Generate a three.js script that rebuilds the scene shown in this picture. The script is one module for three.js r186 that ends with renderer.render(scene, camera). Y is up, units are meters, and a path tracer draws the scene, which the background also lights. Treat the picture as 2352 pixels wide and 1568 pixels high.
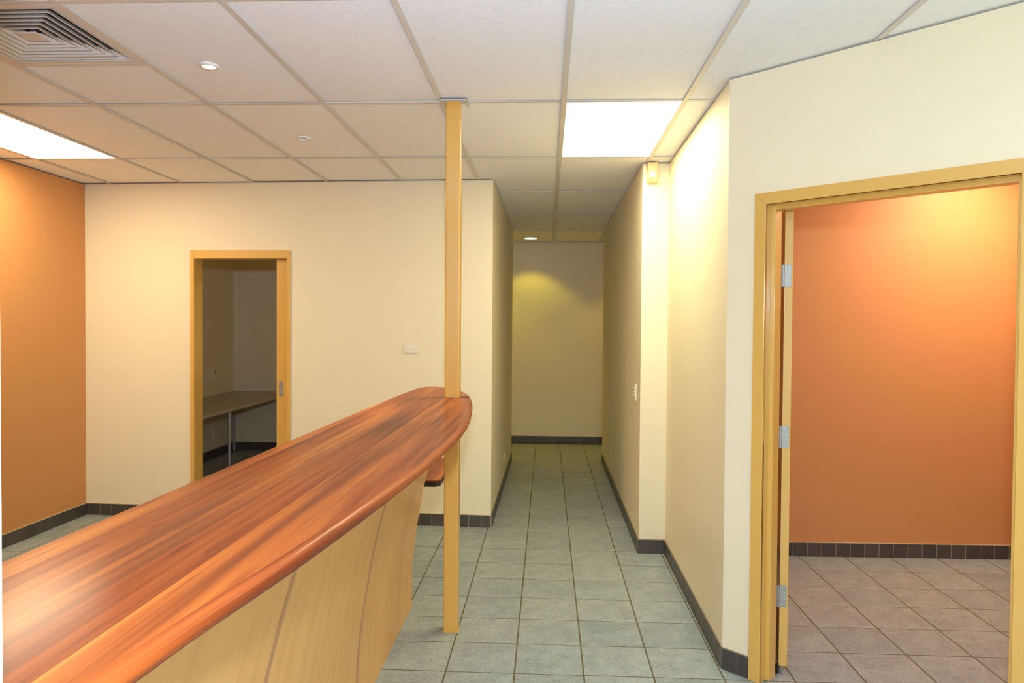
import * as THREE from 'three';
import { RectAreaLightUniformsLib } from 'three/addons/lights/RectAreaLightUniformsLib.js';
import { RoundedBoxGeometry } from 'three/addons/geometries/RoundedBoxGeometry.js';
import { mergeGeometries } from 'three/addons/utils/BufferGeometryUtils.js';

// ------------------------------------------------------------------ camera, light, exposure
// Plan coordinates: X to the right, D away from the camera (three z = -D), Y up from the floor.
const CAM_H = 1.566, H = 2.692;
const scene = new THREE.Scene();
const camera = new THREE.PerspectiveCamera(2 * Math.atan(784 / 1672.4) * 180 / Math.PI, 2352 / 1568, 0.05, 60);
camera.rotation.order = 'YXZ';
camera.rotation.set(-0.02079, 0.04798, 0.00744);
camera.position.set(0, CAM_H, 0);
scene.add(camera);

const renderer = new THREE.WebGLRenderer();
renderer.toneMapping = THREE.LinearToneMapping;
renderer.toneMappingExposure = 1.0;
renderer.shadowMap.enabled = true;
RectAreaLightUniformsLib.init();
scene.background = new THREE.Color(0.5, 0.57, 0.66);

// radiance (area lights) or intensity (point lights), linear RGB
const LIT = {
  left: [17.2, 14.8, 9.8], mouth: [13.6, 13, 8], room: [19.5, 15.6, 12],
  day: [0.7, 0.7, 0.6], flash: [11.8, 15, 18.4], bounce: [7.6, 9.2, 14.5], passage: [1.7, 1.4, 0.06], side: [1.8, 1.2, 0.08], spot: [12, 10, 4.5], office: [0.5, 0.28, 0.04],  // side and office belong to added, unseen lights
};
const GLOW = 2.2;
const hue = (c) => { const m = Math.max(...c, 1e-6); return new THREE.Color(c[0] / m, c[1] / m, c[2] / m); }, power = (c) => Math.max(...c);
// flash on the photographer's camera, a hand above the lens: bare light from its dome and a head turned up to the ceiling
const flash = new THREE.PointLight(hue(LIT.flash), power(LIT.flash));
flash.position.set(0.02, CAM_H + 0.25, 0.04);
const bounce = new THREE.SpotLight(hue(LIT.bounce), power(LIT.bounce), 0, 0.8, 0.9, 2);
bounce.position.set(0.02, CAM_H + 0.27, 0.04); bounce.target.position.set(-0.5, CAM_H + 1.5, -1.7);
bounce.castShadow = true; bounce.shadow.radius = 2; scene.add(bounce, bounce.target);
flash.castShadow = true; flash.shadow.radius = 2;
scene.add(flash);
// daylight through the shopfront glazing behind the camera
const daylight = new THREE.RectAreaLight(hue(LIT.day), power(LIT.day), 4.4, 2.1);
daylight.position.set(-0.9, 1.3, 4.5); daylight.lookAt(-0.9, 1.3, 0);
scene.add(daylight);
// warm fill light added for the office, in front of an invented window (window_2)
const officeFill = new THREE.RectAreaLight(hue(LIT.office), power(LIT.office), 1.4, 1.0);
officeFill.position.set(-1.872, 1.5, -7.4); officeFill.lookAt(-3, 1.5, -7.4);
scene.add(officeFill);

// ------------------------------------------------------------------ helpers
function mulberry(a) { return () => { a |= 0; a = a + 0x6D2B79F5 | 0; let t = Math.imul(a ^ a >>> 15, 1 | a); t = t + Math.imul(t ^ t >>> 7, 61 | t) ^ t; return ((t ^ t >>> 14) >>> 0) / 4294967296; }; }
const rnd = mulberry(20417);
const taken = new Map();
function numbered(n) { const k = taken.get(n) || 0; taken.set(n, k + 1); return k ? n + '_' + String(k).padStart(3, '0') : n; }
function tag(o, label, category, kind, group) {
  o.userData.label = label; o.userData.category = category;
  if (kind) o.userData.kind = kind;
  if (group) o.userData.group = group;
  return o;
}
function mesh(name, geo, mat, parent) {
  const m = new THREE.Mesh(geo, mat); m.name = parent ? name : numbered(name);
  m.castShadow = m.receiveShadow = true; (parent || scene).add(m); return m;
}
function group(name, x = 0, y = 0, d = 0, turn = 0) {
  const g = new THREE.Group(); g.name = numbered(name); g.position.set(x, y, -d); g.rotation.y = turn; scene.add(g); return g;
}
function sub(name, parent) { const g = new THREE.Group(); g.name = name; parent.add(g); return g; }
function boxG(x0, x1, y0, y1, z0, z1) { const g = new THREE.BoxGeometry(x1 - x0, y1 - y0, z1 - z0); g.translate((x0 + x1) / 2, (y0 + y1) / 2, (z0 + z1) / 2); return metreUV(g); }
function rboxG(x0, x1, y0, y1, z0, z1, r = 0.003, seg = 2) { const g = new RoundedBoxGeometry(x1 - x0, y1 - y0, z1 - z0, seg, r); g.translate((x0 + x1) / 2, (y0 + y1) / 2, (z0 + z1) / 2); return metreUV(g); }
// planar uv in metres, by the way each face points
function metreUV(g, du = 0, dv = 0) {
  const p = g.attributes.position, n = g.attributes.normal, uv = new Float32Array(p.count * 2);
  for (let i = 0; i < p.count; i++) {
    const ax = Math.abs(n.getX(i)), ay = Math.abs(n.getY(i)), az = Math.abs(n.getZ(i));
    let u, v;
    if (ay >= ax && ay >= az) { u = p.getX(i); v = p.getZ(i); } else if (ax >= az) { u = p.getZ(i); v = p.getY(i); } else { u = p.getX(i); v = p.getY(i); }
    uv[2 * i] = u + du; uv[2 * i + 1] = v + dv;
  }
  g.setAttribute('uv', new THREE.BufferAttribute(uv, 2)); return g;
}
function polyShape(pts) { const s = new THREE.Shape(); pts.forEach(([a, b], i) => i ? s.lineTo(a, b) : s.moveTo(a, b)); s.closePath(); return s; }
function prismG(pts, y0, y1) { const g = new THREE.ExtrudeGeometry(polyShape(pts), { depth: y1 - y0, bevelEnabled: false, curveSegments: 24 }); g.rotateX(-Math.PI / 2); g.translate(0, y0, 0); return g; }
function merge(list) { return mergeGeometries(list.map((g) => g.index ? g.toNonIndexed() : g)); }
function lathe(pts, seg = 32) { return new THREE.LatheGeometry(pts.map(([r, y]) => new THREE.Vector2(r, y)), seg); }
// frame of reference on a wall face: local x along the wall, y up, +z out of the face towards the viewer's side
function face(P, Q) { const dx = Q[0] - P[0], dz = -(Q[1] - P[1]), L = Math.hypot(dx, dz); return { P, L, turn: Math.atan2(-dz, dx) }; }
function faceGroup(name, f) { return group(name, f.P[0], 0, f.P[1], f.turn); }

// ------------------------------------------------------------------ procedural textures
function valueNoise(w, h, sx, sy, seed) {              // tiling value noise, sx by sy cells
  const r = mulberry(seed), g = Float32Array.from({ length: sx * sy }, () => r()), out = new Float32Array(w * h);
  for (let y = 0; y < h; y++) for (let x = 0; x < w; x++) {
    const fx = x / w * sx, fy = y / h * sy, ix = Math.floor(fx), iy = Math.floor(fy);
    let tx = fx - ix, ty = fy - iy; tx = tx * tx * (3 - 2 * tx); ty = ty * ty * (3 - 2 * ty);
    const a = g[(iy % sy) * sx + ix % sx], b = g[(iy % sy) * sx + (ix + 1) % sx], c = g[((iy + 1) % sy) * sx + ix % sx], d = g[((iy + 1) % sy) * sx + (ix + 1) % sx];
    out[y * w + x] = a + (b - a) * tx + (c - a) * ty + (a - b - c + d) * tx * ty;
  }
  return out;
}
function tex(w, h, fn, mx, my, srgb = true) {
  const d = new Uint8Array(w * h * 4);
  for (let i = 0; i < w * h; i++) { const c = fn(i); d[4 * i] = Math.max(0, Math.min(255, c[0])); d[4 * i + 1] = Math.max(0, Math.min(255, c[1])); d[4 * i + 2] = Math.max(0, Math.min(255, c[2])); d[4 * i + 3] = 255; }
  const t = new THREE.DataTexture(d, w, h, THREE.RGBAFormat); t.wrapS = t.wrapT = THREE.RepeatWrapping; t.magFilter = THREE.LinearFilter; t.minFilter = THREE.LinearMipmapLinearFilter; t.generateMipmaps = true;
  if (srgb) t.colorSpace = THREE.SRGBColorSpace;
  t.repeat.set(1 / mx, 1 / my); t.needsUpdate = true; return t;
}
const lerp = (a, b, t) => a + (b - a) * t, mix3 = (a, b, t) => [lerp(a[0], b[0], t), lerp(a[1], b[1], t), lerp(a[2], b[2], t)];
// roller-painted plaster: fine relief only
const plasterBump = (() => { const a = valueNoise(512, 512, 200, 200, 3), b = valueNoise(512, 512, 90, 90, 4), c = valueNoise(512, 512, 16, 16, 5); return tex(512, 512, (i) => { const v = 255 * (0.5 * a[i] + 0.35 * b[i] + 0.15 * c[i]); return [v, v, v]; }, 0.8, 0.8, false); })();
// speckled porcelain floor tile
const tileMap = (() => {
  const w = 1024, f = valueNoise(w, w, 512, 512, 11), m = valueNoise(w, w, 160, 160, 12), c = valueNoise(w, w, 24, 24, 13), s = valueNoise(w, w, 400, 400, 14);
  return tex(w, w, (i) => { let v = 1 + 0.20 * (f[i] - 0.5) + 0.14 * (m[i] - 0.5) + 0.10 * (c[i] - 0.5); if (s[i] > 0.86) v *= 1.10; if (s[i] < 0.12) v *= 0.86; const q = 0.03 * (m[i] - 0.5); return [206 * v * (1 + q), 204 * v, 196 * v * (1 - q)]; }, 1.2, 1.2);
})();
const tileBump = (() => { const a = valueNoise(512, 512, 220, 220, 15), b = valueNoise(512, 512, 64, 64, 16); return tex(512, 512, (i) => { const v = 255 * (0.6 * a[i] + 0.4 * b[i]); return [v, v, v]; }, 0.6, 0.6, false); })();
// mineral-fibre ceiling tile
const fibreBump = (() => { const a = valueNoise(1024, 1024, 400, 400, 21), b = valueNoise(1024, 1024, 150, 150, 22); return tex(1024, 1024, (i) => { const v = 255 * (0.65 * a[i] + 0.35 * b[i]); return [v, v, v]; }, 1.2, 1.2, false); })();
const fibreMap = (() => { const a = valueNoise(1024, 1024, 420, 420, 23), b = valueNoise(1024, 1024, 90, 90, 24); return tex(1024, 1024, (i) => { const v = 251 * (1 + 0.045 * (a[i] - 0.5) + 0.02 * (b[i] - 0.5)); return [v, v * 0.995, v * 0.985]; }, 1.2, 1.2); })();
// red hardwood, grain along v
const jarrah = (() => {
  const w = 1024, a = valueNoise(w, w, 40, 5, 31), b = valueNoise(w, w, 120, 9, 32), c = valueNoise(w, w, 420, 30, 33), k = valueNoise(w, w, 12, 4, 34), v2 = valueNoise(w, w, 70, 14, 35);
  return tex(w, w, (i) => {
    const t = Math.min(1, Math.max(0, 0.5 + 0.6 * (a[i] - 0.5) + 0.28 * (b[i] - 0.5) + 0.14 * (c[i] - 0.5) + 0.8 * (k[i] - 0.5)));
    let col = t < 0.5 ? mix3([132, 68, 40], [180, 102, 56], t * 2) : mix3([180, 102, 56], [212, 134, 78], (t - 0.5) * 2);
    if (v2[i] > 0.8) col = mix3(col, [112, 54, 32], (v2[i] - 0.8) * 2.6);
    return col;
  }, 0.55, 2.2);
})();
// pale veneer, grain along u
const veneer = (() => {
  const w = 1024, a = valueNoise(w, w, 5, 40, 41), b = valueNoise(w, w, 10, 130, 42), c = valueNoise(w, w, 40, 420, 43);
  return tex(w, w, (i) => { const t = 0.5 + 0.7 * (a[i] - 0.5) + 0.4 * (b[i] - 0.5) + 0.3 * (c[i] - 0.5); return mix3([224, 172, 100], [240, 194, 122], Math.min(1, Math.max(0, t))); }, 2.0, 1.0);
})();
// brushed enamel paint: fine relief of brush marks along u
const brushBump = (() => { const a = valueNoise(512, 512, 14, 200, 51), b = valueNoise(512, 512, 40, 256, 52); return tex(512, 512, (i) => { const v = 255 * (0.6 * a[i] + 0.4 * b[i]); return [v, v, v]; }, 0.3, 0.12, false); })();

// ------------------------------------------------------------------ materials
const std = (o) => new THREE.MeshStandardMaterial(o), phys = (o) => new THREE.MeshPhysicalMaterial(o);
const M = {
  cream: std({ color: '#eddfbf', roughness: 0.62, bumpMap: plasterBump, bumpScale: 0.00022 }),
  orange: std({ color: '#cd8e55', roughness: 0.6, bumpMap: plasterBump, bumpScale: 0.00022 }),
  ochre: phys({ color: '#dcac56', roughness: 0.34, clearcoat: 0.7, clearcoatRoughness: 0.16, bumpMap: brushBump, bumpScale: 0.0002 }),
  postPaint: phys({ color: '#dfa74c', roughness: 0.3, clearcoat: 0.8, clearcoatRoughness: 0.1 }),
  grout: std({ color: '#63583a', roughness: 0.9 }),
  skirtGrout: std({ color: '#cdbd93', roughness: 0.9 }),
  dirtyGrout: std({ color: '#857a63', roughness: 0.9 }),
    plenum: std({ color: '#d2cec6', roughness: 0.95 }),
  tee: std({ color: '#dcd3c6', roughness: 0.45 }),
  alu: std({ color: '#c8c9ca', roughness: 0.35, metalness: 0.8 }),
  steel: std({ color: '#a9a79f', roughness: 0.5, metalness: 0.55 }),
  darkSteel: std({ color: '#4d4c4a', roughness: 0.4, metalness: 0.8 }),
  white: std({ color: '#f0ece2', roughness: 0.35 }),
  switchPlate: std({ color: '#ebe2cc', roughness: 0.35 }),
  sensor: std({ color: '#e3c590', roughness: 0.4 }),
  lens: std({ color: '#fbf8f0', roughness: 0.3 }),
  black: std({ color: '#1d1a17', roughness: 0.5 }),
  diffMetal: std({ color: '#d9d2c8', roughness: 0.45 }),
  ductMetal: std({ color: '#c9cacb', roughness: 0.6, metalness: 0.3 }),
  damper: std({ color: '#9aa0b4', roughness: 0.5, metalness: 0.3 }),
  veneer: phys({ map: veneer, color: '#fff3dc', roughness: 0.4, clearcoat: 0.35, clearcoatRoughness: 0.25 }),
  strip: phys({ color: '#bd8757', roughness: 0.4, clearcoat: 0.3, clearcoatRoughness: 0.25 }),
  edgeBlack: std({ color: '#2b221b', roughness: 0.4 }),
  laminate: std({ color: '#b9b6aa', roughness: 0.4 }),
  deskLeg: std({ color: '#b9b9bd', roughness: 0.35, metalness: 0.4 }),
  glass: phys({ color: '#ffffff', roughness: 0.02, transmission: 1, thickness: 0 }),
};
const fibre = [1, 0.99, 0.98].map((k) => std({ map: fibreMap, color: new THREE.Color(k, k, k), roughness: 0.92, bumpMap: fibreBump, bumpScale: 0.0012 }));
const floorTiles = [['#bac7cb', 1], ['#b6c3c7', 1], ['#bec9cb', 1]].map(([c]) => std({ map: tileMap, color: c, roughness: 0.42, bumpMap: tileBump, bumpScale: 0.0004 }));
const skirtTiles = ['#4b4440', '#47413e', '#504844'].map((c) => std({ color: c, roughness: 0.38, bumpMap: tileBump, bumpScale: 0.0002 }));
const woodTones = ['#ead8a8', '#d2b080', '#ecd298', '#c29c70', '#dfbd8a'].map((c) => phys({ map: jarrah, color: c, roughness: 0.6, specularIntensity: 0.35, clearcoat: 0.26, clearcoatRoughness: 0.17 }));
const tubeGlow = std({ color: '#ffffff', roughness: 0.5, emissive: new THREE.Color(1.0, 0.97, 0.86), emissiveIntensity: GLOW });
const lampGlow = std({ color: '#ffffff', roughness: 0.5, emissive: new THREE.Color(1.0, 0.95, 0.8), emissiveIntensity: 2.5 });

// ------------------------------------------------------------------ walls
const TOP = H - 0.003;
const A0 = [0.818, 3.366], AT = [0.7231, -0.6907], AN = [0.6907, 0.7231];   // angled wall: start, along, into the room behind
const F45 = face(A0, [A0[0] + AT[0], A0[1] + AT[1]]);
const onA = (s, n) => [A0[0] + AT[0] * s + AN[0] * n, A0[1] + AT[1] * s + AN[1] * n];
const BL = [-3.76, 5.765], BR = [-0.425, 5.622], FB = face(BL, BR);
const wall = (name, pts, mat, label) => tag(mesh(name, prismG(pts, 0, TOP), mat), label, 'wall', 'structure');

{ // wall with the sliding door
  const s = new THREE.Shape(); s.moveTo(0, 0); s.lineTo(0.925, 0); s.lineTo(0.925, 2.095); s.lineTo(1.705, 2.095); s.lineTo(1.705, 0); s.lineTo(FB.L - 0.05, 0); s.lineTo(FB.L - 0.05, TOP); s.lineTo(0, TOP); s.closePath();
  const g = new THREE.ExtrudeGeometry(s, { depth: 0.115, bevelEnabled: false }); g.translate(0, 0, -0.115);
  const m = mesh('wall_back', g, M.cream); m.position.set(BL[0], 0, -BL[1]); m.rotation.y = FB.turn;
  tag(m, 'cream painted wall with the sliding office door and a light switch', 'wall', 'structure');
}
wall('wall_corridor_left', [[-0.475, 5.6241], [-0.425, 5.622], [-0.405, 8.47], [-1.6, 8.47], [-1.6, 8.36], [-0.525, 8.36], [-0.54, 5.742], [-0.475, 5.738]], M.cream, 'cream corridor wall with the low power outlet');
wall('wall_corridor_right', [[0.828, 5.06], [0.828, 5.18], [0.767, 5.24], [0.767, 8.36], [1.8, 8.36], [1.8, 8.47], [0.65, 8.47], [0.647, 5.06]], M.cream, 'cream corridor wall with the triple switch and the motion sensor');
wall('wall_corridor_end', [[-1.72, 9.76], [1.92, 9.76], [1.92, 9.88], [-1.72, 9.88]], M.cream, 'cream end wall of the corridor under the round downlight');
wall('wall_cross_left', [[-1.72, 8.36], [-1.6, 8.36], [-1.6, 9.76], [-1.72, 9.76]], M.cream, 'cream side wall at the far end of the cross passage, beside the office');
wall('wall_cross_right', [[1.8, 8.36], [1.92, 8.36], [1.92, 9.76], [1.8, 9.76]], M.cream, 'cream side wall at the far end of the cross passage, behind the orange room');
wall('wall_right', [[0.828, 5.06], [0.818, 3.366], onA(0.002, 0.115), [0.92, 3.47], [0.92, 5.06]], M.cream, 'brightly lit cream wall between the angled wall and the corridor');
{ // angled wall with the hinged door
  const s = new THREE.Shape(); s.moveTo(0, 0); s.lineTo(0.165, 0); s.lineTo(0.165, 2.13); s.lineTo(1.145, 2.13); s.lineTo(1.145, 0); s.lineTo(1.62, 0); s.lineTo(1.62, TOP); s.lineTo(0, TOP); s.closePath();
  const g = new THREE.ExtrudeGeometry(s, { depth: 0.115, bevelEnabled: false }); g.translate(0, 0, -0.115);
  const m = mesh('wall_angled', g, M.cream); m.position.set(A0[0], 0, -A0[1]); m.rotation.y = F45.turn;
  tag(m, 'pale cream angled wall around the doorway to the orange room', 'wall', 'structure');
}
{ const e = onA(1.62, 0), f = onA(1.62, 0.115);
  wall('wall_waiting_right', [[e[0], e[1]], [e[0], -4.6], [e[0] + 0.12, -4.6], [e[0] + 0.12, f[1] - 0.02], f], M.cream, 'cream side wall of the waiting area beyond the angled wall'); }
wall('wall_left', [[-3.88, -4.6], [-3.76, -4.6], [-3.76, 5.88], [-3.88, 5.88]], M.orange, 'orange painted side wall of the reception under the long ceiling light');
wall('wall_nib', [[-3.76, 0.5], [-0.482, 0.5], [-0.482, 0.62], [-3.76, 0.62]], M.cream, 'cream partition at the near end of the reception counter');
wall('wall_office_left', [[-4.02, 5.77], [-3.88, 5.77], [-3.88, 5.88], [-3.9, 5.88], [-3.9, 8.9], [-4.02, 8.9]], M.cream, 'cream side wall of the dark office above the desk');
wall('wall_office_end', [[-4.02, 8.9], [-1.72, 8.9], [-1.72, 9.02], [-4.02, 9.02]], M.cream, 'cream end wall of the dark office behind the desk');
wall('wall_office_right', [[-1.72, 5.81], [-1.6, 5.81], [-1.6, 8.36], [-1.72, 8.36], [-1.72, 8.9], [-1.84, 8.9], [-1.84, 5.81]], M.cream, 'cream side wall of the dark office behind the sliding door');
wall('wall_room_back', [[0.92, 5.055], [3.5, 5.115], [3.5, 5.24], [0.92, 5.24]], M.orange, 'bright orange wall seen through the open doorway');
wall('wall_room_left', [[0.92, 3.52], [0.935, 3.52], [0.935, 5.05], [0.92, 5.05]], M.orange, 'orange wall lining hidden behind the open door leaf');
wall('wall_room_right', [[3.36, 0.9], [3.48, 0.9], [3.48, 5.1], [3.36, 5.1]], M.orange, 'orange side wall of the room through the doorway, beside its bright corner');
wall('wall_room_near', [[2.09, 0.9], [3.36, 0.9], [3.36, 1.02], [2.09, 1.02]], M.orange, 'orange near wall of the room through the doorway');
{ // rear wall with the shopfront glazing
  const s = new THREE.Shape(); s.moveTo(-3.88, 0); s.lineTo(2.1, 0); s.lineTo(2.1, TOP); s.lineTo(-3.88, TOP); s.closePath();
  const h = new THREE.Path(); h.moveTo(-3.1, 0.25); h.lineTo(1.3, 0.25); h.lineTo(1.3, 2.35); h.lineTo(-3.1, 2.35); h.closePath(); s.holes.push(h);
  const g = new THREE.ExtrudeGeometry(s, { depth: 0.12, bevelEnabled: false }); g.translate(0, 0, 4.6);
  tag(mesh('wall_rear', g, M.cream), 'cream rear wall of the waiting area around the shopfront window', 'wall', 'structure');
  const w = group('window_1'); tag(w, 'wide shopfront window behind the waiting area', 'window', 'structure');
  const f = [boxG(-3.1, 1.3, 0.25, 0.3, 4.62, 4.69), boxG(-3.1, 1.3, 2.3, 2.35, 4.62, 4.69)];
  for (const x of [-3.1, -1.65, -0.2, 1.25]) f.push(boxG(x, x + 0.05, 0.3, 2.3, 4.62, 4.69));
  mesh('window_frame', merge(f), M.alu, w);
  for (const x of [-3.05, -1.6, -0.15]) mesh('pane', boxG(x, x + 1.4, 0.3, 2.3, 4.652, 4.658), M.glass, w);
}

{ // invented glowing window, added unseen to go with the office fill light
  const w = group('window_2', -1.84, 1.5, 7.4); tag(w, 'added frosted window glowing dimly on the unseen office side wall, to go with the office fill light', 'window', 'structure');
  mesh('window_frame', merge([boxG(-0.022, 0, 0.5, 0.54, -0.74, 0.74), boxG(-0.022, 0, -0.54, -0.5, -0.74, 0.74), boxG(-0.022, 0, -0.5, 0.5, -0.74, -0.7), boxG(-0.022, 0, -0.5, 0.5, 0.7, 0.74)]), M.ochre, w);
  mesh('pane', boxG(-0.012, -0.004, -0.5, 0.5, -0.7, 0.7), std({ color: '#f2efe6', roughness: 0.6, emissive: new THREE.Color(1, 0.7, 0.3), emissiveIntensity: 0.14 }), w);
}

// ------------------------------------------------------------------ floor
const floor = group('floor'); tag(floor, 'grey speckled square floor tiles with dark grout', 'floor', 'structure');
mesh('bed', boxG(-4.1, 3.6, -0.2, -0.0009, -9.95, 4.75), M.grout, floor);
const PX = 0.3125, PD = 0.306, X0 = -0.1345, D0 = 3.256, GR = 0.0066;
function tileG(w, d, du, dv) {
  const c = 0.0016, t = 0.008, x = w / 2, z = d / 2, P = [], N = [], U = [];
  const quad = (a, b, e, f) => { const v = [a, b, e, f].map((q) => new THREE.Vector3(...q)), n = v[1].clone().sub(v[0]).cross(v[2].clone().sub(v[0])).normalize(); for (const k of [0, 1, 2, 0, 2, 3]) { P.push(v[k].x, v[k].y, v[k].z); N.push(n.x, n.y, n.z); U.push(v[k].x + du, v[k].z + dv); } };
  const ring = (y, i) => [[-x + i, y, -z + i], [-x + i, y, z - i], [x - i, y, z - i], [x - i, y, -z + i]];
  const a = ring(-t, 0), b = ring(-c * 0.7, 0), e = ring(0, c);
  quad(e[0], e[1], e[2], e[3]);
  for (let k = 0; k < 4; k++) { const m = (k + 1) % 4; quad(b[k], b[m], e[m], e[k]); quad(a[k], a[m], b[m], b[k]); }
  const g = new THREE.BufferGeometry(); g.setAttribute('position', new THREE.Float32BufferAttribute(P, 3)); g.setAttribute('normal', new THREE.Float32BufferAttribute(N, 3)); g.setAttribute('uv', new THREE.Float32BufferAttribute(U, 2)); return g;
}
const tileVar = Array.from({ length: 8 }, (_, k) => tileG(PX - GR, PD - GR, 0.37 * k, 0.53 * k));
const halfA = tileG(PX - GR, 0.162 - GR, 0.1, 0.2), halfB = tileG(PX - GR, PD - 0.162 - GR, 0.6, 0.9);
{
  const rest = [];
  const inView = (x0, x1, d0, d1) => {
    const hit = (a, b, c, d) => x1 > a && x0 < b && d1 > c && d0 < d;
    return hit(-0.78, 0.83, 3.0, 5.66) || hit(-0.44, 0.66, 5.6, 9.76) || hit(0.93, 3.36, 3.0, 5.06) || hit(-3.76, -2.3, 4.4, 5.76);
  };
  for (let j = -26; j <= 22; j++) for (let i = -13; i <= 11; i++) {
    const x = X0 + PX * (i + 0.5), d = D0 + PD * (j + 0.5);
    if (d > 9.8 || d < -4.7 || x > 3.45 || x < -4) continue;
    const seen = inView(x - PX / 2, x + PX / 2, d - PD / 2, d + PD / 2), mat = floorTiles[Math.floor(rnd() * 3)], gv = tileVar[Math.floor(rnd() * 8)];
    const y = (rnd() - 0.5) * 0.0006;
    if (seen && j === 10) {
      const a = mesh('floor_tile', halfA, mat, floor); a.position.set(x, y, -(d - PD / 2 + 0.081));
      const b = mesh('floor_tile', halfB, mat, floor); b.position.set(x, y, -(d + PD / 2 - (PD - 0.162) / 2));
    } else if (seen) { const m = mesh('floor_tile', gv, mat, floor); m.position.set(x, y, -d); } else { const g = gv.clone(); g.translate(x, y, -d); rest.push(g); }
  }
  const m = mesh('floor_tiles', mergeGeometries(rest), floorTiles[0], floor); m.userData.kind = 'stuff';
}

// ------------------------------------------------------------------ skirting of small dark tiles
const SK_H = 0.094, SK_P = 0.0975;
const skirtG = rboxG(-(SK_P - 0.0035) / 2, (SK_P - 0.0035) / 2, 0.001, SK_H, 0, 0.009, 0.0015, 1);
function skirting(name, P, Q, first, label, joint = M.skirtGrout, s0 = 0, s1 = 0) {
  const f = face(P, Q), g = faceGroup(name, f); tag(g, label, 'skirting', 'structure');
  const L = f.L - s1;
  mesh('grout_bed', boxG(s0, L, 0, SK_H + 0.004, 0, 0.006), joint, g);
  const cuts = []; for (let s = s0 + first; s < L; s += SK_P) cuts.push(s);
  const edges = [s0, ...cuts.filter((c) => c > s0 + 0.012 && c < L - 0.012), L];
  for (let k = 0; k + 1 < edges.length; k++) {
    const w = edges[k + 1] - edges[k], full = Math.abs(w - SK_P) < 0.001;
    const geo = full ? skirtG : rboxG(-(w - 0.0035) / 2, (w - 0.0035) / 2, 0.001, SK_H, 0, 0.009, 0.0015, 1);
    const m = mesh('skirting_tile', geo, skirtTiles[Math.floor(rnd() * 3)], g); m.position.x = (edges[k] + edges[k + 1]) / 2; m.position.z = 0.0006 * rnd();
  }
}
skirting('baseboard_back_left', BL, [-2.85, 5.726], 0.03, 'short run of dark skirting tiles between the orange wall and the sliding door');
skirting('baseboard_back_right', [-2.02, 5.6905], BR, 0.06, 'dark skirting tiles under the light switch, between the sliding door and the corridor');
skirting('baseboard_left', [-3.76, 0.62], [-3.76, 5.762], 0.05, 'dark skirting tiles along the foot of the orange side wall');
skirting('baseboard_corridor_left', [-0.425, 5.622], [-0.405, 8.47], 0.09, 'dark skirting tiles along the corridor wall with the low power outlet', M.dirtyGrout);
skirting('baseboard_corridor_end', [-1.6, 9.76], [1.8, 9.76], 0.05, 'dark skirting tiles across the end wall of the corridor', M.dirtyGrout);
skirting('baseboard_corridor_right', [0.65, 8.47], [0.647, 5.06], 0.05, 'dark skirting tiles along the corridor wall with the triple switch', M.dirtyGrout);
skirting('baseboard_sensor', [0.638, 5.06], [0.828, 5.06], 0.1, 'two dark skirting tiles on the short return below the motion sensor', M.dirtyGrout);
skirting('baseboard_right', [0.828, 5.06], [0.818, 3.366], 0.06, 'dark skirting tiles along the bright cream wall next to the angled wall', M.dirtyGrout);
skirting('baseboard_angled', [A0[0], A0[1]], onA(0.135, 0), 0.081, 'short dark skirting at the foot of the angled wall beside the door frame', M.dirtyGrout);
skirting('baseboard_room_back', [0.935, 5.0553], [3.36, 5.1117], 0.085, 'row of dark skirting tiles below the orange wall through the doorway');
skirting('baseboard_office_left', [-3.9, 5.88], [-3.9, 8.9], 0.05, 'dark skirting tiles under the desk on the side wall of the office', M.dirtyGrout);
skirting('baseboard_office_end', [-3.9, 8.9], [-1.84, 8.9], 0.05, 'dark skirting tiles on the end wall of the office', M.dirtyGrout);

// ------------------------------------------------------------------ suspended ceiling
const CX = [-4.14, -3.535, -2.94, -2.338, -1.738, -1.144, -0.54, 0.075, 0.678, 1.281, 1.884, 2.487, 3.09, 3.69];
const CD = [-4.73, -3.53, -2.32, -1.115, 0.09, 1.295, 2.5, 3.68, 4.885, 6.115, 7.35, 8.56, 9.79];
const ceiling = group('ceiling'); tag(ceiling, 'suspended ceiling of white fibre tiles in a beige metal grid', 'ceiling', 'structure');
mesh('soffit_and_seals', merge([boxG(-4.2, 3.75, H + 0.25, H + 0.35, -9.95, 4.85), boxG(-4.24, -4.16, H - 0.3, H + 0.35, -9.95, 4.85), boxG(3.71, 3.79, H - 0.3, H + 0.35, -9.95, 4.85), boxG(-4.2, 3.75, H - 0.3, H + 0.35, -9.97, -9.89), boxG(-4.2, 3.75, H - 0.3, H + 0.35, 4.74, 4.85)]), M.plenum, ceiling);  // slab, with edge boxes added to stop sky light leaking above the ceiling
const col = (x) => CX.findIndex((c, i) => x >= c && x < CX[i + 1]), row = (d) => CD.findIndex((c, i) => d >= c && d < CD[i + 1]);
const troffers = [[-3.2, 4.2], [0.3, 4.2], [2.8, 4.2]];
const troffCells = new Set(troffers.map(([x, d]) => col(x) + ',' + row(d)));
const ventCell = col(-2.0) + ',' + row(2.9), VENT_D = 3.107;
const lamps = [{ x: -1.483, d: 3.134, r: 0.0285, lit: true }, { x: -1.477, d: 4.356, r: 0.0285, lit: false }, { x: -0.218, d: 9.32, r: 0.098, lit: true }, { x: 1.3, d: 9.2, r: 0.098, lit: true }, { x: -1.1, d: 9.2, r: 0.098, lit: true }];  // the last two are unseen, added to brighten the corridor end
const TEE = 0.012, TILE_Y = H + 0.0055;
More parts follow.
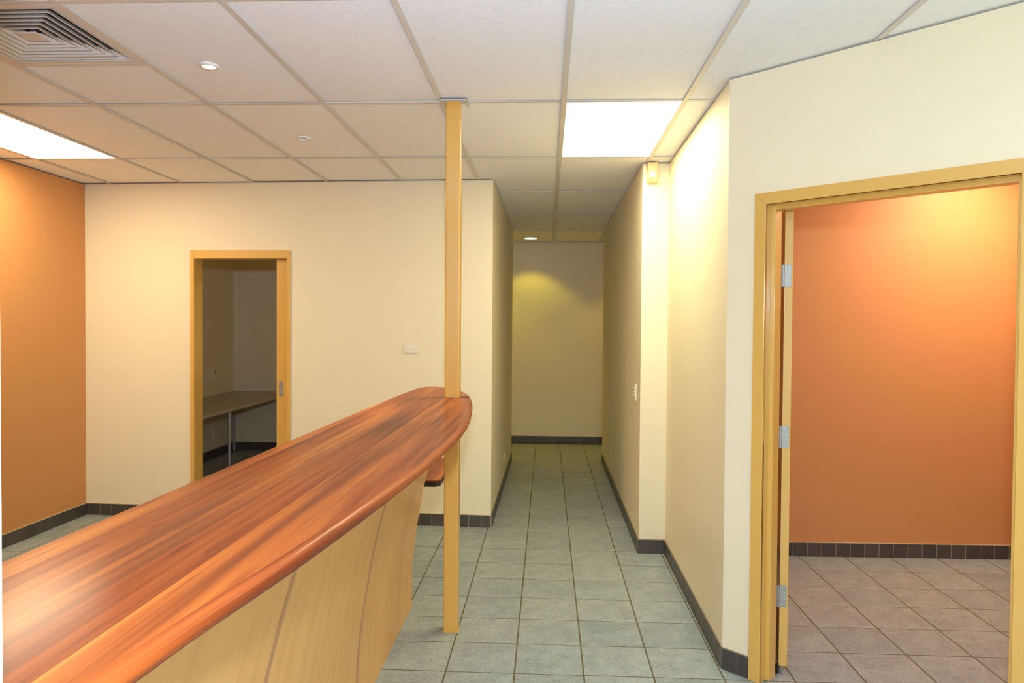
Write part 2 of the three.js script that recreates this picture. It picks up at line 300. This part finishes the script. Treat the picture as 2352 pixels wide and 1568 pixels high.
for (let i = 0; i + 1 < CX.length; i++) for (let j = 0; j + 1 < CD.length; j++) {
  const key = i + ',' + j; if (troffCells.has(key)) continue;
  let x0 = CX[i] + 0.003, x1 = CX[i + 1] - 0.003, d0 = CD[j] + 0.003, d1 = CD[j + 1] - 0.003;
  if (key === ventCell) d0 = VENT_D + 0.003;
  const lift = 0.003 * rnd(), mat = fibre[Math.floor(rnd() * 3)], hole = lamps.find((l) => l.x > x0 && l.x < x1 && l.d > d0 && l.d < d1);
  let g;
  if (hole) {
    const s = polyShape([[x0, d0], [x1, d0], [x1, d1], [x0, d1]]), h = new THREE.Path(); h.absarc(hole.x, hole.d, hole.r + 0.002, 0, Math.PI * 2, true); s.holes.push(h);
    g = new THREE.ExtrudeGeometry(s, { depth: 0.015, bevelEnabled: false, curveSegments: 24 }); g.rotateX(-Math.PI / 2); g.translate(0, TILE_Y, 0);
    mesh('ceiling_tile', g, mat, ceiling);
  } else {
    const m = mesh('ceiling_tile', boxG(-(x1 - x0) / 2, (x1 - x0) / 2, 0, 0.015, -(d1 - d0) / 2, (d1 - d0) / 2), mat, ceiling);
    m.position.set((x0 + x1) / 2, TILE_Y + lift, -(d0 + d1) / 2);
    m.rotation.set((rnd() - 0.5) * 0.004, 0, (rnd() - 0.5) * 0.006);
  }
}
for (const x of CX) mesh('tee_runner', merge([boxG(x - TEE, x + TEE, H, H + 0.0015, -9.76, 4.6), boxG(x - 0.0008, x + 0.0008, H + 0.0015, H + 0.03, -9.76, 4.6)]), M.tee, ceiling);
for (let i = 0; i + 1 < CX.length; i++) for (const d of CD) {
  const x0 = CX[i] + TEE, x1 = CX[i + 1] - TEE; if (d > 9.7 || d < -4.6) continue;
  mesh('cross_tee', merge([boxG(x0, x1, H, H + 0.0015, -d - TEE, -d + TEE), boxG(x0, x1, H + 0.0015, H + 0.03, -d - 0.0008, -d + 0.0008)]), M.tee, ceiling);
}
mesh('cross_tee', boxG(CX[col(-2.0)] + TEE, CX[col(-2.0) + 1] - TEE, H, H + 0.0015, -VENT_D - TEE, -VENT_D + TEE), M.tee, ceiling);
{ // shadow-angle along the back and orange walls
  const a = faceGroup('trim_ceiling_back', FB); tag(a, 'thin metal wall angle where the ceiling meets the wall with the sliding door', 'ceiling trim', 'structure');
  mesh('wall_angle', boxG(0, FB.L - 0.02, H - 0.0035, H - 0.0015, 0, 0.02), M.tee, a);
}

// ------------------------------------------------------------------ ceiling lights
const trofLabels = ['long recessed ceiling light beside the orange side wall', 'recessed square-cornered ceiling light at the mouth of the corridor', 'recessed ceiling light of the orange room, close to its far wall'];
troffers.forEach(([x, d], k) => {
  const i = col(x), j = row(d), x0 = CX[i] + TEE, x1 = CX[i + 1] - TEE, d0 = CD[j] + TEE, d1 = CD[j + 1] - TEE, cx = (x0 + x1) / 2, cd = (d0 + d1) / 2, w = x1 - x0, l = d1 - d0;
  const g = group('troffer_light', cx, H, cd); tag(g, trofLabels[k], 'ceiling light');
  mesh('housing', merge([boxG(-w / 2, w / 2, 0.1, 0.104, -l / 2, l / 2), boxG(-w / 2, -w / 2 + 0.003, 0.001, 0.1, -l / 2, l / 2), boxG(w / 2 - 0.003, w / 2, 0.001, 0.1, -l / 2, l / 2), boxG(-w / 2, w / 2, 0.001, 0.1, -l / 2, -l / 2 + 0.003), boxG(-w / 2, w / 2, 0.001, 0.1, l / 2 - 0.003, l / 2)]), M.white, g);
  mesh('diffuser_panel', boxG(-w / 2 + 0.003, w / 2 - 0.003, 0.004, 0.008, -l / 2 + 0.003, l / 2 - 0.003), tubeGlow, g);
  const c = [LIT.left, LIT.mouth, LIT.room][k], L = new THREE.RectAreaLight(hue(c), power(c), w - 0.02, l - 0.02); L.position.set(cx, H - 0.002, -cd); L.lookAt(cx, 0, -cd); scene.add(L);
});
const lampLabels = ['small lit round downlight in the ceiling tile beside the air vent', 'small unlit round downlight in the ceiling tile in front of the sliding door', 'large lit round downlight at the end of the corridor', 'added unseen downlight in the cross passage behind the orange room, to brighten the corridor end', 'added unseen downlight in the cross passage beside the office, to brighten the corridor end'];
lamps.forEach((l, k) => {
  const g = group('downlight', l.x, H, l.d); tag(g, lampLabels[k], 'downlight');
  const R = l.r * 1.5, big = l.r > 0.05, R1 = big ? l.r * 1.08 : R;
  mesh('rim', lathe([[l.r, 0.012], [l.r, 0.0], [l.r * 1.06, -0.006], [R1 * 0.88, -0.006], [R1, -0.001], [R1, 0.0055], [l.r, 0.006]], 40), M.white, g);
  mesh('reflector', lathe(big ? [[l.r, 0.004], [l.r * 0.9, 0.06], [0.001, 0.09]] : [[l.r, 0.004], [l.r * 0.8, 0.05], [0.001, 0.052]], 40), l.lit ? M.white : M.alu, g);
  if (l.lit) {
    mesh('lamp', big ? lathe([[0.001, 0.006], [l.r * 0.97, 0.006], [l.r * 0.97, 0.009], [0.001, 0.009]], 40) : lathe([[0.001, 0.004], [l.r * 0.92, 0.006], [l.r * 0.92, 0.009], [0.001, 0.009]], 40), lampGlow, g);
    const sp = new THREE.SpotLight(hue(big ? k > 2 ? LIT.side : LIT.passage : LIT.spot), power(big ? k > 2 ? LIT.side : LIT.passage : LIT.spot), 0, big ? 0.92 : 0.7, big ? 0.22 : 0.9, 2);
    sp.position.set(l.x, H - 0.012, -l.d); sp.target.position.set(l.x, 0, -l.d); sp.castShadow = true; sp.shadow.radius = big ? 3 : 1; scene.add(sp, sp.target);
  } else mesh('lamp', lathe([[0.001, 0.02], [l.r * 0.6, 0.022], [l.r * 0.6, 0.03]], 24), M.darkSteel, g);
});

{ // four-way ceiling diffuser of the air conditioning
  const cx = -2.038, cd = 2.8065, g = group('air_vent', cx, H, cd); tag(g, 'square louvred air conditioning vent in the ceiling', 'air vent');
  const frameRing = (h0, h1, y0, y1) => { const s = polyShape([[-h0, -h0], [h0, -h0], [h0, h0], [-h0, h0]]), p = new THREE.Path(); p.moveTo(-h1, -h1); p.lineTo(-h1, h1); p.lineTo(h1, h1); p.lineTo(h1, -h1); p.closePath(); s.holes.push(p); const e = new THREE.ExtrudeGeometry(s, { depth: y1 - y0, bevelEnabled: false }); e.rotateX(-Math.PI / 2); e.translate(0, y0, 0); return e; };
  mesh('frame', frameRing(0.288, 0.258, 0.001, 0.007), M.diffMetal, g);
  mesh('housing', merge([boxG(-0.286, 0.286, 0.24, 0.244, -0.286, 0.286), boxG(-0.288, -0.284, 0.007, 0.24, -0.286, 0.286), boxG(0.284, 0.288, 0.007, 0.24, -0.286, 0.286), boxG(-0.286, 0.286, 0.007, 0.24, -0.288, -0.284), boxG(-0.286, 0.286, 0.007, 0.24, 0.284, 0.288)]), M.ductMetal, g);
  for (let k = 0; k < 6; k++) {                       // flared square rings, wide end down
    const lo = 0.248 - 0.0345 * k, hi = lo - 0.03, P = [];
    const q = (h, y) => [[-h, y, -h], [h, y, -h], [h, y, h], [-h, y, h]];
    const sheets = [[q(lo, 0.003), q(hi, 0.034)], [q(lo - 0.002, 0.003), q(hi - 0.002, 0.034)]];
    for (const [a, b] of sheets) for (let m = 0; m < 4; m++) { const n = (m + 1) % 4; P.push(...a[m], ...a[n], ...b[n], ...a[m], ...b[n], ...b[m]); }
    const [o, n2] = [q(lo, 0.003), q(lo - 0.002, 0.003)], [lip, lip2] = [q(lo + 0.0035, 0.003), q(lo + 0.0035, 0.0045)];
    for (let m = 0; m < 4; m++) { const n = (m + 1) % 4; P.push(...lip[m], ...lip[n], ...n2[n], ...lip[m], ...n2[n], ...n2[m]); P.push(...lip[m], ...lip[n], ...lip2[n], ...lip[m], ...lip2[n], ...lip2[m]); }
    const geo = new THREE.BufferGeometry(); geo.setAttribute('position', new THREE.Float32BufferAttribute(P, 3)); geo.computeVertexNormals(); metreUV(geo);
    const lv = mesh('louvre', geo, M.diffMetal2 || (M.diffMetal2 = std({ color: '#d9d2c8', roughness: 0.45, side: THREE.DoubleSide })), g);
    lv.castShadow = true;
  }
  mesh('centre_plate', rboxG(-0.043, 0.043, 0.002, 0.006, -0.043, 0.043, 0.0015, 1), M.diffMetal, g);
  mesh('stay', merge([boxG(-0.27, 0.27, 0.046, 0.05, -0.006, 0.006), boxG(-0.006, 0.006, 0.046, 0.05, -0.27, 0.27), boxG(-0.005, 0.005, 0.006, 0.05, -0.005, 0.005)]), M.damper, g);
}

// ------------------------------------------------------------------ steel post through the counter
{
  const x0 = -0.518, x1 = -0.443, d0 = 3.668, d1 = 3.743, g = group('support_post', (x0 + x1) / 2, 0, (d0 + d1) / 2); tag(g, 'tall ochre painted square post rising through the end of the counter', 'post');
  const w = (x1 - x0) / 2, r = 0.007, s = new THREE.Shape(); s.moveTo(-w + r, -w); s.lineTo(w - r, -w); s.absarc(w - r, -w + r, r, -Math.PI / 2, 0); s.lineTo(w, w - r); s.absarc(w - r, w - r, r, 0, Math.PI / 2); s.lineTo(-w + r, w); s.absarc(-w + r, w - r, r, Math.PI / 2, Math.PI); s.lineTo(-w, -w + r); s.absarc(-w + r, -w + r, r, Math.PI, Math.PI * 1.5);
  const e = new THREE.ExtrudeGeometry(s, { depth: H + 0.004, bevelEnabled: false, curveSegments: 6 }); e.rotateX(-Math.PI / 2);
  mesh('shaft', e, M.postPaint, g);
  mesh('base_bead', rboxG(-w - 0.003, w + 0.003, 0, 0.004, -w - 0.003, w + 0.003, 0.0015, 1), M.postPaint, g);
  // angle trim around the hole in the ceiling, open towards the left
  mesh('ceiling_trim', merge([boxG(-0.058, 0.073, H - 0.003, H - 0.0008, 0.08, 0.1), boxG(-0.058, 0.073, H - 0.011, H - 0.0008, 0.098, 0.1), boxG(0.058, 0.073, H - 0.003, H - 0.0008, -0.03, 0.08), boxG(0.071, 0.073, H - 0.011, H - 0.0008, -0.03, 0.098)]), M.alu, g);
}

// ------------------------------------------------------------------ reception counter
{
  const g = group('reception_counter'); tag(g, 'long curved reception counter with glossy red timber top and pale veneer front', 'counter');
  const h1 = 1.202, th = 0.034, h0 = h1 - th, R = th / 2;
  const back = [[-0.83, 0.626], [-0.812, 1.63], [-0.8, 2.37], [-0.775, 3.6], [-0.764, 4.2]];
  const ctrl = [[-0.466, 0.626], [-0.445, 0.745], [-0.43, 0.88], [-0.394, 1.14], [-0.348, 1.58], [-0.318, 1.97], [-0.297, 2.45], [-0.3, 2.8], [-0.329, 3.21], [-0.358, 3.5], [-0.39, 3.74], [-0.424, 3.91], [-0.487, 4.09], [-0.545, 4.21], [-0.61, 4.31], [-0.668, 4.345], [-0.722, 4.325], [-0.752, 4.27], [-0.764, 4.2]];
  const curve = new THREE.CatmullRomCurve3(ctrl.map(([x, d]) => new THREE.Vector3(x, d, 0)), false, 'centripetal');
  const outer = curve.getSpacedPoints(140).map((p) => [p.x, p.y]);
  const normals = outer.map((p, i) => { const a = outer[Math.max(0, i - 1)], b = outer[Math.min(outer.length - 1, i + 1)], dx = b[0] - a[0], dy = b[1] - a[1], l = Math.hypot(dx, dy); return [dy / l, -dx / l]; });
  const inner = outer.map((p, i) => [p[0] - normals[i][0] * R, p[1] - normals[i][1] * R]);
  const plan = [...back.slice(0, -1), ...inner.slice().reverse()];
  const clip = (poly, axis, v, keepLess) => { const o = [], inside = (p) => keepLess ? p[axis] <= v : p[axis] >= v; poly.forEach((p, i) => { const q = poly[(i + 1) % poly.length], a = inside(p), b = inside(q); if (a) o.push(p); if (a !== b) { const t = (v - p[axis]) / (q[axis] - p[axis]); o.push([p[0] + (q[0] - p[0]) * t, p[1] + (q[1] - p[1]) * t]); } }); return o; };
  const cuts = [-0.85, -0.765, -0.69, -0.602, -0.5185, -0.43, -0.362, -0.28], slot0 = 3.6675, slot1 = 3.748;
  const orient = (poly) => { let a = 0; poly.forEach((p, i) => { const q = poly[(i + 1) % poly.length]; a += p[0] * q[1] - q[0] * p[1]; }); return a < 0 ? poly.slice().reverse() : poly; };
  const toneAt = [2, 1, 0, 3, 2, 1, 4];
  for (let k = 0; k + 1 < cuts.length; k++) {
    const strip = clip(clip(plan, 0, cuts[k], false), 0, cuts[k + 1], true), list = [];
    const parts = cuts[k] >= -0.52 ? [clip(strip, 1, slot0, true), clip(strip, 1, slot1, false)] : [strip];
    for (const p of parts) if (p.length > 2) { const e = prismG(orient(p), h0, h1); const uv = e.attributes.uv; for (let i = 0; i < uv.count; i++) uv.setXY(i, uv.getX(i) + 0.31 * k * k, uv.getY(i) + 0.77 * k); list.push(e); }
    if (list.length) mesh('stave', list.length > 1 ? mergeGeometries(list) : list[0], woodTones[toneAt[k]], g);
  }
  // half-round nosing, interrupted at the slot for the post
  const runs = [[], []]; outer.forEach((p, i) => { if (p[1] < slot0) { if (p[0] > -0.5 || i < 70) runs[0].push(i); } else if (p[1] > slot1) runs[1].push(i); });
  const ng = runs.map((run) => {
    const P = [], U = [], n = 9, ringAt = (i) => Array.from({ length: n }, (_, k) => { const a = -Math.PI / 2 + Math.PI * k / (n - 1), c = Math.cos(a) * R, q = inner[i]; return [q[0] + normals[i][0] * c, h0 + R + Math.sin(a) * R, -(q[1] + normals[i][1] * c)]; });
    let len = 0, prev = null; const idx = [];
    run.forEach((i, r) => { if (prev !== null) len += Math.hypot(outer[i][0] - outer[prev][0], outer[i][1] - outer[prev][1]); prev = i; ringAt(i).forEach((v, k) => { P.push(...v); U.push(0.0065 * k, len); }); if (r) for (let k = 0; k + 1 < n; k++) { const a = (r - 1) * n + k, b = r * n + k; idx.push(a, b, b + 1, a, b + 1, a + 1); } });
    for (const r of [0, run.length - 1]) { const c = P.length / 3, q = inner[run[r]]; P.push(q[0], h0 + R, -q[1]); U.push(0, 0); for (let k = 0; k + 1 < n; k++) r ? idx.push(c, r * n + k + 1, r * n + k) : idx.push(c, k, k + 1); }
    const e = new THREE.BufferGeometry(); e.setAttribute('position', new THREE.Float32BufferAttribute(P, 3)); e.setAttribute('uv', new THREE.Float32BufferAttribute(U, 2)); e.setIndex(idx); e.computeVertexNormals(); return e.toNonIndexed();
  });
  mesh('nosing', mergeGeometries(ng), woodTones[1], g);
  // leaning veneer front, curved in section
  const prof = new THREE.CatmullRomCurve3([[-0.741, 0], [-0.741, 0.128], [-0.736, 0.263], [-0.72, 0.41], [-0.695, 0.568], [-0.672, 0.69], [-0.648, 0.79], [-0.592, 0.99], [-0.53, h0]].map(([x, y]) => new THREE.Vector3(x, y, 0)), false, 'centripetal').getSpacedPoints(28);
  const section = (t, out) => { const a = [], b = []; prof.forEach((p, i) => { const q = prof[Math.max(0, i - 1)], r = prof[Math.min(28, i + 1)], dx = r.x - q.x, dy = r.y - q.y, l = Math.hypot(dx, dy), nx = dy / l, ny = -dx / l; const y0 = i === 0 ? 0 : i === 28 ? h0 : p.y; a.push([p.x + nx * out, y0]); b.push([p.x - nx * t, y0]); }); return [...b, ...a.reverse()]; };
  const run = (sec, d0, d1) => { const e = new THREE.ExtrudeGeometry(polyShape(orient(sec)), { depth: d1 - d0, bevelEnabled: false }); e.translate(0, 0, -d1); return e; };
  const sec = section(0.018, 0), secS = section(0.018, 0.0008);
  [[0.625, 1.681], [1.715, 2.805], [2.839, 4.003]].forEach(([a, b], k) => { const e = run(sec, a, b), uv = e.attributes.uv; for (let i = 0; i < uv.count; i++) uv.setXY(i, uv.getX(i) + 0.9 * k, uv.getY(i) + 0.37 * k); mesh('front_panel', e, M.veneer, g); });
  for (const d of [1.698, 2.822]) mesh('cover_strip', run(secS, d - 0.017, d + 0.017), M.strip, g);
  mesh('slot_dark_strip', boxG(-0.517, -0.406, h0, h1 - 0.0005, -slot1 - 0.0005, -slot1 + 0.003), M.edgeBlack, g);  // dark strip added on the far slot face so the open slot looks dark
  // carcass behind the front and the lower worktop on the staff side
  const inside = prof.filter((p) => p.y < 0.62).map((p) => [p.x - 0.02, p.y]);
  mesh('end_gable', run([[-0.98, 0], ...inside, [-0.71, 0.628], [-0.98, 0.628]], 3.97, 3.99), M.veneer, g);
  mesh('upstand', boxG(-0.79, -0.772, 0.66, h0, -4.05, -0.625), M.veneer, g);
  const top = [[-1.45, 0.625], [-0.79, 0.625], [-0.79, 4.215], [-0.645, 4.215], [-0.62, 4.25], [-0.62, 4.95], [-1.45, 4.95]];
  mesh('worktop', prismG(top, 0.655, 0.662), woodTones[1], g);
  mesh('worktop_edge', prismG(top, 0.624, 0.655), M.edgeBlack, g);
  for (const d of [1.0, 2.4, 4.8]) mesh('worktop_gable', boxG(-1.4, -0.8 - (d > 4 ? 0.35 : 0), 0, 0.624, -d - 0.009, -d + 0.009), M.veneer, g);
}

// ------------------------------------------------------------------ doorway with the sliding door
{
  const g = faceGroup('trim_1', FB); tag(g, 'ochre painted frame around the sliding door opening', 'door frame', 'structure');
  const y = 2.09, yt = 2.158;
  mesh('jamb', merge([rboxG(0.9, 0.932, 0, yt, 0, 0.014), boxG(0.925, 0.932, 0, y, -0.125, 0.004)]), M.ochre, g);
  mesh('jamb', merge([rboxG(1.698, 1.728, 0, yt - 0.004, 0, 0.014), boxG(1.698, 1.705, 0, y, -0.03, 0.004), boxG(1.698, 1.705, 0, y, -0.125, -0.085)]), M.ochre, g);
  mesh('head', merge([rboxG(0.932, 1.698, y, yt, 0, 0.0145), boxG(0.925, 1.705, y, y + 0.005, -0.03, 0.004), boxG(0.925, 1.705, y, y + 0.005, -0.125, -0.085)]), M.ochre, g);
  const d = faceGroup('door_1', FB); tag(d, 'ochre sliding door half slid into the wall, with a recessed metal pull', 'door', 'structure');
  mesh('door_leaf', rboxG(1.596, 2.45, 0.012, 2.085, -0.072, -0.038, 0.002, 1), M.ochre, d);
  const pull = sub('pull_handle', d); pull.position.set(1.634, 1.05, -0.038);
  const cap = (w, h, r) => { const s = new THREE.Shape(); s.absarc(0, h / 2 - r, w / 2, 0, Math.PI); s.absarc(0, -h / 2 + r, w / 2, Math.PI, Math.PI * 2); return s; };
  const outer = cap(0.037, 0.125, 0.0185), holeP = new THREE.Path(cap(0.023, 0.08, 0.0115).getPoints(16).reverse()); outer.holes.push(holeP);
  mesh('escutcheon', new THREE.ExtrudeGeometry(outer, { depth: 0.002, bevelEnabled: false, curveSegments: 16 }), M.steel, pull);
  mesh('cup', new THREE.ExtrudeGeometry(cap(0.0235, 0.081, 0.0118), { depth: 0.0006, bevelEnabled: false, curveSegments: 16 }), M.alu, pull);
  for (const yy of [-0.051, 0.051]) { const s = mesh('screw', new THREE.SphereGeometry(0.0035, 12, 8), M.darkSteel, pull); s.position.set(0, yy, 0.002); s.scale.z = 0.5; }
}

// ------------------------------------------------------------------ doorway in the angled wall
{
  const g = faceGroup('trim_2', F45); tag(g, 'glossy ochre door frame set in the angled wall', 'door frame', 'structure');
  const sl = 0.19, sr = 1.12, yh = 2.104, yt = 2.155, aw = 0.052, ap = 0.016, dp = 0.137;
  const trim = (x0, x1, y0, y1, n0, n1) => rboxG(x0, x1, y0, y1, -n1, -n0, 0.0025);
  const mitred = (pts) => { const e = new THREE.ExtrudeGeometry(polyShape(pts), { depth: ap - 0.002, bevelEnabled: true, bevelSize: 0.0015, bevelThickness: 0.002, bevelOffset: -0.0015, bevelSegments: 2 }); return metreUV(e); };
  mesh('architrave', mitred([[sl - aw, 0], [sl, 0], [sl, yh], [sl - aw, yt]]), M.ochre, g);
  mesh('architrave', mitred([[sr, 0], [sr + aw, 0], [sr + aw, yt], [sr, yh]]), M.ochre, g);
  mesh('architrave', mitred([[sl, yh], [sr, yh], [sr + aw, yt], [sl - aw, yt]]), M.ochre, g);
  mesh('jamb', boxG(sl - 0.024, sl, 0, yh + 0.024, -dp, 0.012), M.ochre, g);
  mesh('jamb', boxG(sr, sr + 0.024, 0, yh + 0.024, -dp, 0.012), M.ochre, g);
  mesh('head', boxG(sl, sr, yh, yh + 0.024, -dp, 0.012), M.ochre, g);
  mesh('door_stop', trim(sl - 0.001, sl + 0.02, 0, yh - 0.0, 0.038, 0.094), M.ochre, g);
  mesh('door_stop', trim(sr - 0.02, sr + 0.001, 0, yh - 0.0, 0.038, 0.094), M.ochre, g);
  mesh('door_stop', trim(sl + 0.02, sr - 0.02, yh - 0.02, yh + 0.001, 0.038, 0.094), M.ochre, g);

  mesh('black_block', rboxG(sl - 0.004, sl + 0.012, 0, 0.045, -dp - 0.012, -dp + 0.002, 0.003, 1), M.black, g);  // small black block standing in for the dark mark at the jamb foot
  const k = onA(0.194, 0.146), u = [0.155, 0.988], d = group('door_2', k[0], 0, k[1], Math.atan2(u[1], u[0])); tag(d, 'ochre hinged door swung open into the orange room, seen by its hinged edge', 'door', 'structure');
  mesh('door_leaf', rboxG(0.003, 0.86, 0.03, 2.098, 0.006, 0.043, 0.002, 1), M.ochre, d);
  for (const hy of [1.803, 1.075, 0.352]) {
    const hg = sub('hinge', d); hg.position.y = hy;
    mesh('plate', rboxG(0.0005, 0.0032, -0.05, 0.05, 0.005, 0.036, 0.001, 1), M.steel, hg);
    const lf = mesh('plate', boxG(-0.001, 0.0008, -0.05, 0.05, -0.03, -0.004), M.steel, hg); lf.rotation.y = 0.3;
    for (let s = 0; s < 5; s++) { const c = mesh('knuckle', new THREE.CylinderGeometry(0.0062, 0.0062, 0.0192, 16), M.steel, hg); c.position.set(-0.001, -0.04 + 0.02 * s, 0); }
    for (const [sy, sz] of [[0.038, 0.018], [0.013, 0.028], [-0.013, 0.028], [-0.038, 0.018]]) { const s = mesh('screw', new THREE.SphereGeometry(0.0032, 10, 6), M.alu, hg); s.position.set(0.0005, sy, sz); s.scale.x = 0.4; }
  }
}

// ------------------------------------------------------------------ switches, outlets, sensor
function plate(name, f, s, y, w, h, label, category) {
  const g = faceGroup(name, f); g.position.x += Math.cos(f.turn) * s; g.position.z -= Math.sin(f.turn) * s; g.position.y = y; tag(g, label, category);
  mesh('plate', rboxG(-w / 2, w / 2, -h / 2, h / 2, 0, 0.009, 0.003), M.switchPlate, g); return g;
}
{
  const a = plate('light_switch', FB, 2.704, 1.386, 0.117, 0.074, 'white horizontal light switch with one round dolly on the cream wall', 'light switch');
  mesh('insert', rboxG(-0.038, 0.038, -0.027, 0.027, 0.009, 0.0105, 0.0007, 1), M.switchPlate, a);
  const b = mesh('dolly', new THREE.CylinderGeometry(0.0065, 0.0075, 0.007, 20), M.switchPlate, a); b.rotation.x = Math.PI / 2 - 0.2; b.position.set(0, 0.002, 0.013);
  const fr = face([0.65, 8.47], [0.647, 5.06]);
  const c = plate('light_switch', fr, 8.47 - 5.30, 1.098, 0.074, 0.117, 'white upright switch plate with three rockers on the corridor wall', 'light switch');
  for (const yy of [0.03, 0.005, -0.02]) { const r = mesh('rocker', rboxG(-0.009, 0.009, -0.007, 0.007, 0, 0.008, 0.002, 1), M.switchPlate, c); r.position.set(0, yy, 0.008); r.rotation.x = 0.35; }
  const fl = face([-0.425, 5.622], [-0.405, 8.47]);
  const o = plate('power_outlet', fl, 1.5, 0.278, 0.115, 0.074, 'small white power outlet low on the corridor wall', 'power outlet');
  const slots = (p) => { for (const x of [-0.028, 0.028]) mesh('socket', merge([boxG(x - 0.006, x - 0.003, -0.004, 0.006, 0.0088, 0.0094), boxG(x + 0.003, x + 0.006, -0.004, 0.006, 0.0088, 0.0094), boxG(x - 0.0012, x + 0.0012, -0.016, -0.008, 0.0088, 0.0094)]), M.black, p); };
  slots(o); mesh('rocker', rboxG(-0.006, 0.006, 0.016, 0.026, 0.008, 0.013, 0.0015, 1), M.switchPlate, o);
}
{ // passive infrared detector in the corner above the corridor mouth
  const g = group('motion_sensor', 0.7085, 2.55, 5.06); tag(g, 'cream motion sensor with a white lens under the ceiling at the corridor corner', 'motion sensor');
  const s = new THREE.Shape(); s.moveTo(0, 0.005); s.lineTo(0.03, 0.005); s.quadraticCurveTo(0.05, 0.012, 0.052, 0.036); s.lineTo(0.045, 0.04); s.lineTo(0.045, 0.077); s.lineTo(0.052, 0.08); s.lineTo(0.052, 0.125); s.quadraticCurveTo(0.05, 0.136, 0.04, 0.137); s.lineTo(0, 0.137); s.closePath();
  const e = new THREE.ExtrudeGeometry(s, { depth: 0.056, bevelEnabled: true, bevelSize: 0.004, bevelThickness: 0.006, bevelSegments: 3 }); e.rotateY(-Math.PI / 2); e.translate(0.028, 0, 0);
  mesh('housing', metreUV(e), M.sensor, g);
  const l = new THREE.CylinderGeometry(0.032, 0.032, 0.036, 24, 1, false, -0.85, 1.7); const lens = mesh('lens', l, M.lens, g); lens.position.set(0, 0.0585, 0.026); lens.scale.z = 0.86;
  mesh('indicator', boxG(-0.018, -0.006, 0.0185, 0.021, 0.0505, 0.0535), M.black, g);
}

// ------------------------------------------------------------------ dark office seen through the sliding door
{
  const t = group('office_desk', -3.5, 0, 7.55); tag(t, 'grey laminate desk on slim metal legs in the dark office', 'desk');
  const prof = new THREE.Shape(); prof.moveTo(-0.395, 0.70); prof.lineTo(0.385, 0.70); prof.absarc(0.385, 0.7165, 0.0165, -Math.PI / 2, Math.PI / 2); prof.lineTo(-0.395, 0.733); prof.closePath();
  const e = new THREE.ExtrudeGeometry(prof, { depth: 2.66, bevelEnabled: false }); e.translate(0, 0, -1.33); mesh('desk_top', e, M.laminate, t);
  for (const [x, z] of [[0.33, 0.42], [0.33, -1.2], [-0.33, -1.2], [0.33, 1.2], [-0.33, 1.2]]) {
    const l = mesh('leg', new THREE.CylinderGeometry(0.016, 0.016, 0.69, 16), M.deskLeg, t); l.position.set(x, 0.355, z);
    const f = mesh('foot', new THREE.CylinderGeometry(0.024, 0.027, 0.012, 16), M.black, l); f.position.y = -0.349;
  }
  const fo = face([-3.9, 5.88], [-3.9, 8.9]);
  const o1 = plate('power_outlet', fo, 2.47, 0.98, 0.074, 0.115, 'cream outlet plate with dark sockets above the office desk', 'power outlet');
  mesh('socket', merge([boxG(-0.016, 0.018, 0.018, 0.032, 0.0088, 0.0096), boxG(-0.012, 0, -0.012, 0.012, 0.0088, 0.0096)]), M.black, o1);
  plate('blank_plate', fo, 2.24, 0.965, 0.074, 0.115, 'plain cream wall plate beside the outlet above the office desk', 'wall plate');
  plate('blank_plate', fo, 2.5, 0.28, 0.1, 0.115, 'plain pale wall plate under the office desk', 'wall plate');
}

renderer.render(scene, camera);
